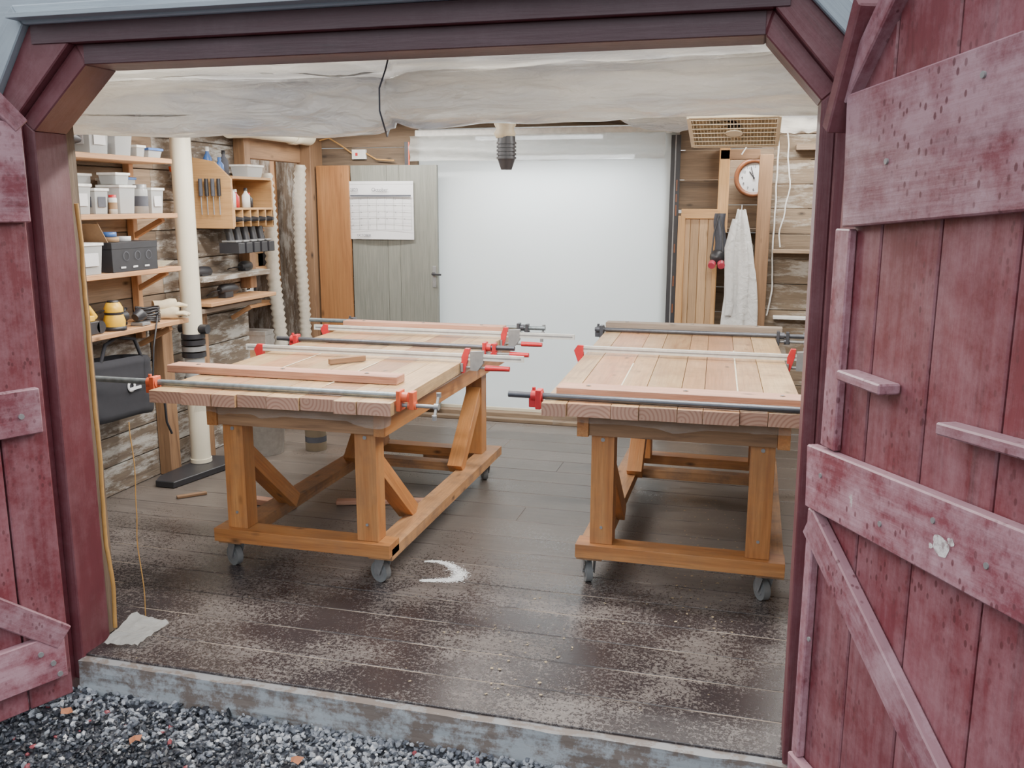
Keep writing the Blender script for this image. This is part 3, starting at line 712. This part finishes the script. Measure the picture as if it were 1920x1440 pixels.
def glove(name,x,y,z,a):
    b=B(name); R=RZ(a)
    def T(p): return Vector((x,y,z))+R@Vector(p)
    b.tube([T((-.1,0,.02)),T((-.05,0,.022)),T((0,0,.024)),T((.03,0,.022))],.03,'glove',n=12,rad=[.034,.03,.038,.036])
    for k in range(4): b.tube([T((.02,-.027+k*.018,.02)),T((.06,-.034+k*.022,.022)),T((.1-.01*abs(k-1.5),-.038+k*.025,.012))],.011,'glove',rad=[.012,.012,.009])
    b.tube([T((-.02,.03,.02)),T((.01,.05,.02)),T((.04,.065,.012))],.012,'glove',rad=[.014,.013,.01]); b.done()
glove('work_glove',-3.35,4.70,S4+.013,.5); glove('work_glove',-3.38,4.72,S4+.060,.9)
b=B('black_tool_bag')
def bagp(u,v):
    a=u*2*math.pi; w=.30*(1-.12*abs(v-.5)); ce=lambda t,p:math.copysign(abs(t)**p,t)
    s=1 if .04<v<.96 else .75
    return Vector((-3.42+.09*s*ce(math.sin(a),.6)+.01*nz(u*6,v*4),4.20+w*ce(math.cos(a),.5),.52+v*.34-.024*math.cos(a)))
b.grid(bagp,40,16,'blackc'); b.box(-3.48,-3.36,3.95,4.44,.54,.82,'blackc')
b.tube([(-3.36,4.05,.85),(-3.36,4.1,.95),(-3.38,4.22,.975),(-3.36,4.34,.95),(-3.36,4.4,.82)],.010,'blackc')
b.tube([(-3.34,4.48,.7),(-3.33,4.53,.55),(-3.34,4.55,.42),(-3.34,4.59,.34)],.007,'blackc')
b.lathe([(.018,0),(.034,0),(.034,.003),(.018,.003)],(-3.324,4.24,.70),'paper',18,'x'); b.box(-3.326,-3.320,4.22,4.32,.675,.69,'paper'); b.done()
b=B('pvc_dust_pipe')
X,Y=-3.43,5.0
b.cyl((X,Y,.045),(X,Y,.60),.062,'pvc',n=24); b.cyl((X,Y,.045),(X,Y,.07),.068,'pvc',n=24)
b.cyl((X,Y,.57),(X,Y,.61),.07,'black',n=24); b.cyl((X,Y,.61),(X,Y,.74),.062,'tub',n=24)
for z in (.74,.78,.82,.86): b.cyl((X,Y,z),(X,Y,z+.03),.075,'iron' if z in(.78,) else 'black',n=24)
b.cyl((X,Y,.86),(X,Y,2.30),.062,'pvc',n=24); b.cyl((X-.09,Y,.92),(X+.11,Y,.92),.03,'black',n=14)
b.tube([(X,5.55,2.20),(X,5.8,2.22),(X,6.68,2.22)],.07,'pvc',n=24); b.cyl((X,6.4,2.22),(X,6.47,2.22),.078,'pvc',n=24)
b.tube([(X,Y,2.26),(X,5.1,2.28),(X,5.3,2.25),(X,5.6,2.21)],.055,'pvc',n=18)
b.done()
b=B('floor_sweep_inlet'); b.prism([(-3.46,4.56,.002),(-3.33,4.56,.002),(-3.22,5.1,.002),(-3.28,5.18,.002),(-3.48,5.15,.002),(-3.50,4.66,.002)],(0,0,.04),'black'); b.done(.004)
b=B('wall_ledge'); b.box(XL+.02,-3.42,5.10,5.84,1.00,1.03,'caulgrey'); b.box(XL+.02,-3.40,5.12,5.95,1.20,1.235,'whitew'); b.box(XL+.02,-3.36,5.12,5.95,1.045,1.07,'shelf'); b.beam((-3.58,5.7,.9),(-3.42,5.7,.99),.03,.03,'shelf'); b.done(.003)
tool('jigsaw',-3.47,5.5,1.072,1.5,'iron',.2,.09); tool('oscillating_tool',-3.49,5.25,1.237,1.57,'white',.16,.04); tool('multi_tool',-3.48,5.75,1.237,1.57,'blue',.14,.05)
b=B('drill_rack')
b.prism([(XL+.005,5.33,1.54),(-3.30,5.33,1.54),(-3.30,5.33,1.86),(-3.42,5.33,1.97),(XL+.005,5.33,2.0)],(0,.018,0),'ply')
b.prism([(XL+.005,5.84,1.54),(-3.30,5.84,1.54),(-3.30,5.84,1.86),(-3.42,5.84,1.90),(XL+.005,5.84,1.90)],(0,.018,0),'ply')
b.box(XL+.005,-3.30,5.35,5.84,1.86,1.878,'ply'); b.box(XL+.005,-3.30,5.35,5.84,1.66,1.675,'ply')
for k in range(6):
    yy=5.349+k*.098; b.box(XL+.025,-3.30,yy,yy+.014,1.55,1.66,'ply')
b.box(XL+.005,-3.58,5.35,5.84,1.54,1.87,'ply')
b.done(.002)
def drill(y,z=1.60,col='black'):
    b=B('cordless_drill')
    b.tube([(-3.55,y,z),(-3.45,y,z),(-3.36,y,z),(-3.33,y,z),(-3.27,y,z)],.03,'black',rad=[.024,.028,.028,.02,.012],n=14)
    b.tube([(-3.40,y,z-.02),(-3.38,y,z-.10),(-3.37,y,z-.16)],.02,col,rad=[.03,.024,.026],n=12)
    b.box(-3.44,-3.29,y-.036,y+.036,z-.225,z-.155,'black'); b.box(-3.42,-3.31,y-.034,y+.034,z-.152,z-.14,'iron'); b.done(.003)
for k in range(5): drill(5.405+k*.098)
for k in range(4):
    b=B('screwdriver'); x=-3.51+k*.045; b.cyl((x,5.305,1.75),(x,5.305,1.86),.013,'black' if k%2 else 'ink',n=10); b.cyl((x,5.305,1.63),(x,5.305,1.75),.004,'iron',n=8); b.done()
def bottle(name,x,y,z,r,h,col,cap):
    b=B(name); b.lathe([(.001,0),(r,0),(r,h*.6),(r*.4,h*.78),(r*.35,h*.9)],(x,y,z+.001),col,14); b.lathe([(r*.45,h*.85),(r*.4,h),(.001,h)],(x,y,z+.001),cap,12); b.done()
bottle('glue_bottle',-3.36,5.42,1.675,.03,.15,'white','redplastic'); bottle('glue_bottle',-3.38,5.50,1.675,.028,.12,'redplastic','white'); bottle('spray_can',-3.36,5.60,1.675,.028,.13,'white','black'); bottle('oil_bottle',-3.4,5.70,1.675,.03,.1,'black','redplastic')
bottle('blue_bottle',-3.52,5.42,1.878,.03,.19,'blue','white'); bottle('spray_can',-3.45,5.50,1.878,.03,.17,'ink','black'); tub(-3.40,5.70,1.878,.13,.20,.07,'white',None,None,'small_parts_tray')
bottle('blue_bottle',-3.42,5.4,1.878,.028,.12,'blue','blue')
def hose(name,pts,r,mat,pitch=.045):
    P=[Vector(p) for p in pts];b=B(name);L=[];
    for a,c in zip(P[:-1],P[1:]):
        m=max(2,int((c-a).length/(pitch/2)))
        for k in range(m): L.append(a.lerp(c,k/m))
    L.append(P[-1]); b.tube(L,r,mat,n=18,rad=[r*(1.0 if k%2 else .76) for k in range(len(L))]); b.done()
hose('dust_hose',[(-3.50,6.12,1.92),(-3.49,6.14,1.6),(-3.5,6.16,1.2),(-3.47,6.18,.7),(-3.43,6.12,.35),(-3.44,6.06,.06)],.055,'hoseg')
hose('dust_hose',[(-3.47,6.60,2.0),(-3.50,6.60,1.4),(-3.48,6.60,.8),(-3.47,6.58,.3)],.05,'hoseg')
b=B('hanging_dust_hose'); X,Y=-1.36,5.0
L=[];R=[]
for k in range(13): L.append((X-.004*k*.2,Y,2.36-k*.025)); R.append(.062 if k%2 else .048)
b.tube(L,.06,'hose',n=20,rad=R); b.cyl((X,Y,2.07),(X,Y,2.04),.05,'black',n=20)
for k in range(5): b.cyl((X,Y,2.04-k*.02),(X,Y,2.028-k*.02),.055,'black',n=20)
b.cyl((X,Y,2.05),(X,Y,1.95),.048,'black',n=20); b.cyl((X,Y,1.95),(X,Y,1.89),.05,'black',r2=.03,n=20); b.done()
b=B('storage_rack')
for z in (.5,.9,1.2,1.5,1.85): b.box(-4.3,-3.85,5.9,6.9,z-.02,z,'shelf')
for yy in (5.92,6.86): b.box(-3.88,-3.84,yy,yy+.03,0,2.2,'shelf')
b.done(.002)
for k,(z,c) in enumerate(((.5,'black'),(.9,'card'),(1.2,'black'),(1.5,'blue'),(1.5,'card'),(1.2,'yellow'),(.9,'white'),(.5,'white'),(1.85,'card'),(1.2,'card'),(1.5,'white'),(.9,'black'))):
    yy=6.0+(k*.31)%.75; box_obj('storage_box',-4.15,-3.89,yy,yy+.16,z+.001,z+.14+.02*(k%3),c)
b=B('door_1')
for x0,x1 in ((-3.135,-2.83),(-2.828,-2.725),(-2.723,-2.41)): b.box(x0,x1,6.80,6.835,.06,2.0,'green')
b.cyl((-2.44,6.80,1.16),(-2.44,6.76,1.16),.012,'black'); b.beam((-2.45,6.76,1.16),(-2.37,6.76,1.155),.012,.015,'black'); b.box(-2.455,-2.425,6.795,6.80,1.05,1.22,'iron'); b.done(.002)
b=B('board_leaning'); b.box(-3.42,-3.14,6.77,6.80,.02,2.0,'orangeb'); b.done(.002)
b=B('wall_calendar'); b.grid(lambda u,v:Vector((-3.15+u*.55,6.785-.012*math.sin(u*3.1)*(1-v),1.425+v*.45)),12,12,'paper')
b.box(-3.15,-2.60,6.783,6.786,1.855,1.878,'paper')
for k in range(8): x=-3.13+k*.0735; b.box(x,x+.0015,6.770,6.7715,1.50,1.755,'rubber')
for k in range(6): z=1.50+k*.051; b.box(-3.13,-2.615,6.7695,6.771,z,z+.0015,'rubber')
b.box(-3.13,-2.615,6.769,6.7705,1.758,1.772,'ink')
o=b.done()
text('2023',(-3.095,6.768,1.81),.034,'ink',o); text('October',(-2.875,6.768,1.81),.04,'ink',o); text('OCTOBER',(-3.02,6.768,1.455),.026,'ink',o)
for r in range(5):
    for c in range(7):
        d=r*7+c+1
        if d<=31: text(str(d),(-3.113+c*.0735,6.7685,1.738-r*.051),.013,'ink',o)
b=B('power_outlet'); b.box(-3.17,-3.05,6.915,6.938,2.055,2.13,'white'); b.box(-3.14,-3.12,6.912,6.915,2.08,2.105,'redplastic'); b.tube([(-3.05,6.92,2.1),(-2.95,6.9,2.05),(-2.8,6.9,2.04)],.006,'cord'); 
b.tube([(-3.17,6.92,2.1),(-3.25,6.9,2.16),(-3.35,6.88,2.22),(-3.42,6.85,2.2)],.006,'cord'); b.done()
b=B('white_bucket'); c=(-3.22,5.46,.001)
b.lathe([(.001,0),(.12,0),(.14,.34),(.148,.34),(.148,.36),(.138,.36),(.12,.02),(.001,.02)],c,'white',26); b.done()
b=B('paint_can'); b.lathe([(.001,0),(.075,0),(.075,.19),(.08,.19),(.08,.2),(.001,.197)],(-2.92,5.62,.001),'beige',20); b.lathe([(.0755,.06),(.0755,.10)],(-2.92,5.62,.001),'ink',20); b.done()
b=B('wood_offcut'); b.beam((-2.75,4.45,.02),(-2.45,4.42,.02),.06,.035,'red'); b.done(.003)
b=B('wood_offcut'); b.beam((-2.25,4.55,.017),(-1.7,4.72,.017),.05,.025,'red'); b.done(.003)
b=B('wood_offcut'); b.beam((-2.1,5.6,.022),(-1.65,5.62,.022),.07,.035,'rail'); b.done(.003)
b=B('wood_offcut'); b.beam((-3.2,4.4,.01),(-3.08,4.52,.01),.03,.015,'post'); b.done(.002)
# right hand side
b=B('wall_clock'); c=(-.03,7.44,1.905)
b.lathe([(.105,0),(.145,-.01),(.15,-.035),(.14,-.05),(.118,-.045),(.112,-.03)],c,'oak',36,'y'); b.lathe([(.001,-.028),(.115,-.028)],c,'paper',36,'y')
b.beam((-.03,7.408,1.905),(-.065,7.408,1.955),.008,.003,'black',(0,1,0)); b.beam((-.03,7.406,1.905),(-.055,7.406,1.99),.006,.003,'black',(0,1,0)); b.cyl((-.03,7.412,1.905),(-.03,7.40,1.905),.008,'black')
o=b.done()
for h in range(1,13): a=math.radians(90-30*h); text(str(h),(-.03+.088*math.cos(a),7.410,1.905+.088*math.sin(a)),.028,'ink',o)
b=B('niche_shelf'); b.box(-.55,.35,7.25,7.53,1.50,1.52,'dark'); b.box(-.55,.35,7.25,7.53,1.28,1.30,'dark'); b.done()
for k,c in enumerate(('blue','white','blue','black')): bottle('spray_can',-.12+k*.09,7.38,1.301 if k%2 else 1.521,.028,.14,c,'black')
b=B('coverall_suit')
def suitp(u,v):
    a=u*2*math.pi; z=1.66-v*.94
    w=.03+.075*min(1,v*2.2)+.03*v; d=.025+.03*v
    fold=1+.22*math.sin(a*5+v*3)+.1*math.sin(a*9-v*5)
    return Vector((-.10+.02*v+w*math.cos(a)*fold*.8,6.73+d*math.sin(a)*fold,z+.012*math.sin(a*3)))
b.grid(suitp,72,30,'suit')
b.tube([(-.14,6.70,1.60),(-.17,6.68,1.4),(-.165,6.68,1.2),(-.15,6.68,1.0),(-.16,6.68,.92)],.03,'suit',n=12,rad=[.02,.034,.03,.028,.026]); b.tube([(-.10,6.75,1.66),(-.10,6.80,1.70)],.004,'iron'); b.done()
b=B('respirator_mask'); b.lathe([(.001,-.06),(.03,-.055),(.05,-.02),(.055,.02)],(-.255,6.74,1.33),'black',18,'y')
for e in (-1,1): b.cyl((-.255+e*.03,6.70,1.29),(-.255+e*.035,6.67,1.27),.026,'pinkf',n=18); b.tube([(-.255+e*.04,6.74,1.35),(-.255+e*.03,6.77,1.5),(-.255,6.79,1.64)],.006,'black')
b.done()
b=B('hanging_apron'); b.grid(lambda u,v:Vector((-.285+u*.08+.01*math.sin(v*6),6.81+.01*math.sin(u*9+v),1.34+v*.3)),10,10,'ink'); b.done()
b=B('wall_cable')
b.tube([(.13+.03*nz(z*2,4),6.90,z) for z in np.linspace(2.25,.9,30)],.006,'white'); b.tube([(.20+.04*nz(z*2.4,8),6.90,z) for z in np.linspace(2.2,1.4,20)],.005,'white')
b.tube([(-.12,6.78,2.05),(-.05,6.76,2.16),(.06,6.76,2.18),(.13,6.88,2.24)],.005,'white'); b.done()
b=B('wall_ledge'); b.box(.13,.6,6.82,6.94,1.36,1.385,'old'); b.box(.16,.5,6.85,6.94,.88,.90,'white'); b.box(.25,.8,6.85,6.94,2.08,2.12,'dark'); b.done(.002)
b=B('box_fan'); W=.25
for a,c in (((-W,-W),(W,-W)),((W,-W),(W,W)),((W,W),(-W,W)),((-W,W),(-W,-W))):
    b.beam((a[0],a[1],0),(c[0],c[1],0),.025,.11,'beige')
for k in range(25): x=-W+.02+k*(2*W-.04)/24; b.box(x-.002,x+.002,-W,W,-.054,-.048,'beige')
for k in range(7): y=-W+.03+k*(2*W-.06)/6; b.box(-W,W,y-.003,y+.003,-.056,-.050,'beige')
b.box(-W,W,-W,W,.045,.05,'beige'); b.cyl((0,0,-.06),(0,0,-.045),.05,'beige',n=20); b.cyl((0,0,-.03),(0,0,.04),.04,'black')
for k in range(5):
    a=k*2*math.pi/5; b.beam((.04*math.cos(a),.04*math.sin(a),0),(.21*math.cos(a),.21*math.sin(a),.0),.10,.005,'hose',(.5*-math.sin(a),.5*math.cos(a),1))
b.done(.006,mat=Matrix.Translation((-.15,5.7,2.17))@Matrix.Rotation(math.radians(-15),4,'X'),seg=2)
b=B('film_drape'); b.grid(lambda u,v:Vector((-.95+u*.75,6.2+.12*v,2.26+.08*v-.09*math.sin(u*3.1)*(1-v)+.02*nz(u*8,v*3))),40,10,'film'); b.done()
b=B('film_drape'); b.grid(lambda u,v:Vector((.0+u*.45,6.25+.1*v,2.2+.12*v-.05*math.sin(u*3)*(1-v)+.02*nz(u*8,v*3+5))),30,10,'film'); b.done()
# ------------------------------------------------------------ floor litter
b=B('white_powder_spill')
path=[(-1.46,3.885),(-1.40,3.90),(-1.33,3.875),(-1.26,3.80),(-1.24,3.745),(-1.27,3.705),(-1.34,3.685),(-1.40,3.665)]
wd=[.004,.009,.014,.024,.026,.016,.011,.006]
for i in range(len(path)-1):
    a,c=path[i],path[i+1]
    for k in range(420):
        t=random.random(); w=wd[i]*(1-t)+wd[i+1]*t
        x=a[0]*(1-t)+c[0]*t+random.gauss(0,w*.8); y=a[1]*(1-t)+c[1]*t+random.gauss(0,w*.8); r=random.uniform(.001,.004)
        b.add([(x+r*math.cos(q),y+r*math.sin(q),.0012+random.random()*.001) for q in (0,1.2,2.4,3.7,5)],[(0,1,2,3,4)],'powder')
b.done()
b=B('wood_shavings')
def flake(x,y,r,z=.0015):
    q0=random.random()*6; e=random.uniform(.4,1)
    b.add([(x+r*math.cos(q)*math.cos(q0)-r*e*math.sin(q)*math.sin(q0),y+r*math.cos(q)*math.sin(q0)+r*e*math.sin(q)*math.cos(q0),z+random.random()*.002) for q in (0,1,2.1,3.1,4.2,5.2)],[(0,1,2,3,4,5)],'shaving')
for k in range(110): flake(random.gauss(-.15,.10),random.uniform(3.5,5.2),random.uniform(.003,.007))
for k in range(50): flake(random.gauss(-.75,.2),random.uniform(2.8,3.7),random.uniform(.003,.008))
for k in range(90): flake(random.uniform(-2.4,.2),random.uniform(2.7,5.5),random.uniform(.002,.004))
b.done()
# ------------------------------------------------------------ ground & gravel
b=B('ground'); b.box(-9,8,-6,2.0,-.32,-.255,'ground')
b.prism([(-9,2.0,-.255),(-9,2.66,-.135),(-9,2.66,-.4),(-9,2.0,-.4)],(17,0,0),'ground'); b.done()
def stones(name,n,x0,x1,y0,y1):
    bm=bmesh.new(); bmesh.ops.create_icosphere(bm,subdivisions=1,radius=1); base=np.array([v.co[:] for v in bm.verts]); fc=np.array([[v.index for v in f.verts] for f in bm.faces]); bm.free()
    nv=len(base); V=np.zeros((n,nv,3)); T=np.zeros((n,nv))
    for i in range(n):
        x=random.uniform(x0,x1); y=random.uniform(y0,y1); s=random.uniform(.006,.014)
        sc=np.array([random.uniform(.8,1.4),random.uniform(.6,1.1),random.uniform(.45,.8)])*s
        p=base*(1+np.random.uniform(-.28,.28,(nv,1)))*sc
        e=Matrix.Rotation(random.random()*6.28,3,'Z')@Matrix.Rotation(random.gauss(0,.5),3,'X')@Matrix.Rotation(random.gauss(0,.5),3,'Y')
        zb=-.255+max(0,(y-2.0))*.18
        V[i]=p@np.array(e).T+np.array([x,y,zb+.004+random.random()*.020])
        edge=2.53+.05*nz(x*2,0)-max(0,(x+1.8))*.17
        k=(y-edge)*14; grey=1/(1+math.exp(-k))
        t=.42*random.random() if random.random()>grey else random.uniform(.46,.9)
        if random.random()<.02: t=.96
        if random.random()<.008: t=1.0
        T[i]=t
    me=bpy.data.meshes.new(name); F=(fc[None]+np.arange(n)[:,None,None]*nv).reshape(-1,3)
    me.from_pydata(V.reshape(-1,3).tolist(),[],F.tolist()); me.materials.append(M['gravel'])
    a=me.attributes.new('tone','FLOAT','POINT'); a.data.foreach_set('value',T.ravel().astype(np.float32)); me.update()
    o=bpy.data.objects.new(name,me); C.collection.objects.link(o)
stones('gravel',16000,-3.4,.4,1.95,2.64)
b=B('fallen_leaves')
for x,y in ((-2.0,2.42),(-2.35,2.5),(-1.4,2.45),(-.62,2.30)):
    a=random.random()*6; zz=-.255+(y-2)*.18+.042; b.add([(x+.03*math.cos(a+q)*s,y+.03*math.sin(a+q)*s,zz+.008*math.sin(q*2)) for q,s in ((0,1.2),(.8,.6),(1.6,.9),(2.6,.6),(3.14,1.1),(4,.5),(4.8,.9),(5.6,.5))],[tuple(range(8))],'leaf')
b.done()
# ------------------------------------------------------------ camera, world
f,yaw,pit,rol=1694,.259,.1962,.00215
s_,c_=math.sin(yaw),math.cos(yaw);sp,cp=math.sin(pit),math.cos(pit)
F=Vector((-s_*cp,c_*cp,-sp));R0=Vector((c_,s_,0));U0=R0.cross(F)
Rr=R0*math.cos(rol)+U0*math.sin(rol);U=U0*math.cos(rol)-R0*math.sin(rol)
cam=bpy.data.cameras.new('camera');co=bpy.data.objects.new('camera',cam);C.collection.objects.link(co)
m=Matrix.Identity(4)
for i in range(3): m[i][0]=Rr[i];m[i][1]=U[i];m[i][2]=-F[i]
m[2][3]=1.7; co.matrix_world=m; cam.sensor_width=36; cam.lens=f/1920*36; cam.clip_start=.05
C.scene.camera=co
w=bpy.data.worlds.new('overcast_sky');C.scene.world=w;w.use_nodes=True
nt=w.node_tree;bg=nt.nodes['Background'];bg.inputs[1].default_value=1.45
tc=nt.nodes.new('ShaderNodeTexCoord');sx=nt.nodes.new('ShaderNodeSeparateXYZ');rp=nt.nodes.new('ShaderNodeValToRGB')
nt.links.new(tc.outputs['Generated'],sx.inputs[0]);nt.links.new(sx.outputs[2],rp.inputs[0]);nt.links.new(rp.outputs[0],bg.inputs[0])
e=rp.color_ramp.elements
e[0].color=(.13,.13,.12,1);e[0].position=0;e[1].color=(1.12,1.18,1.25,1);e[1].position=.75
q=e.new(.14);q.color=(.34,.37,.38,1);q=e.new(.24);q.color=(.86,.92,1.0,1)
C.scene.view_settings.view_transform='AgX'
try: C.scene.view_settings.look='AgX - Medium Low Contrast'
except Exception: pass
C.scene.view_settings.exposure=0.92
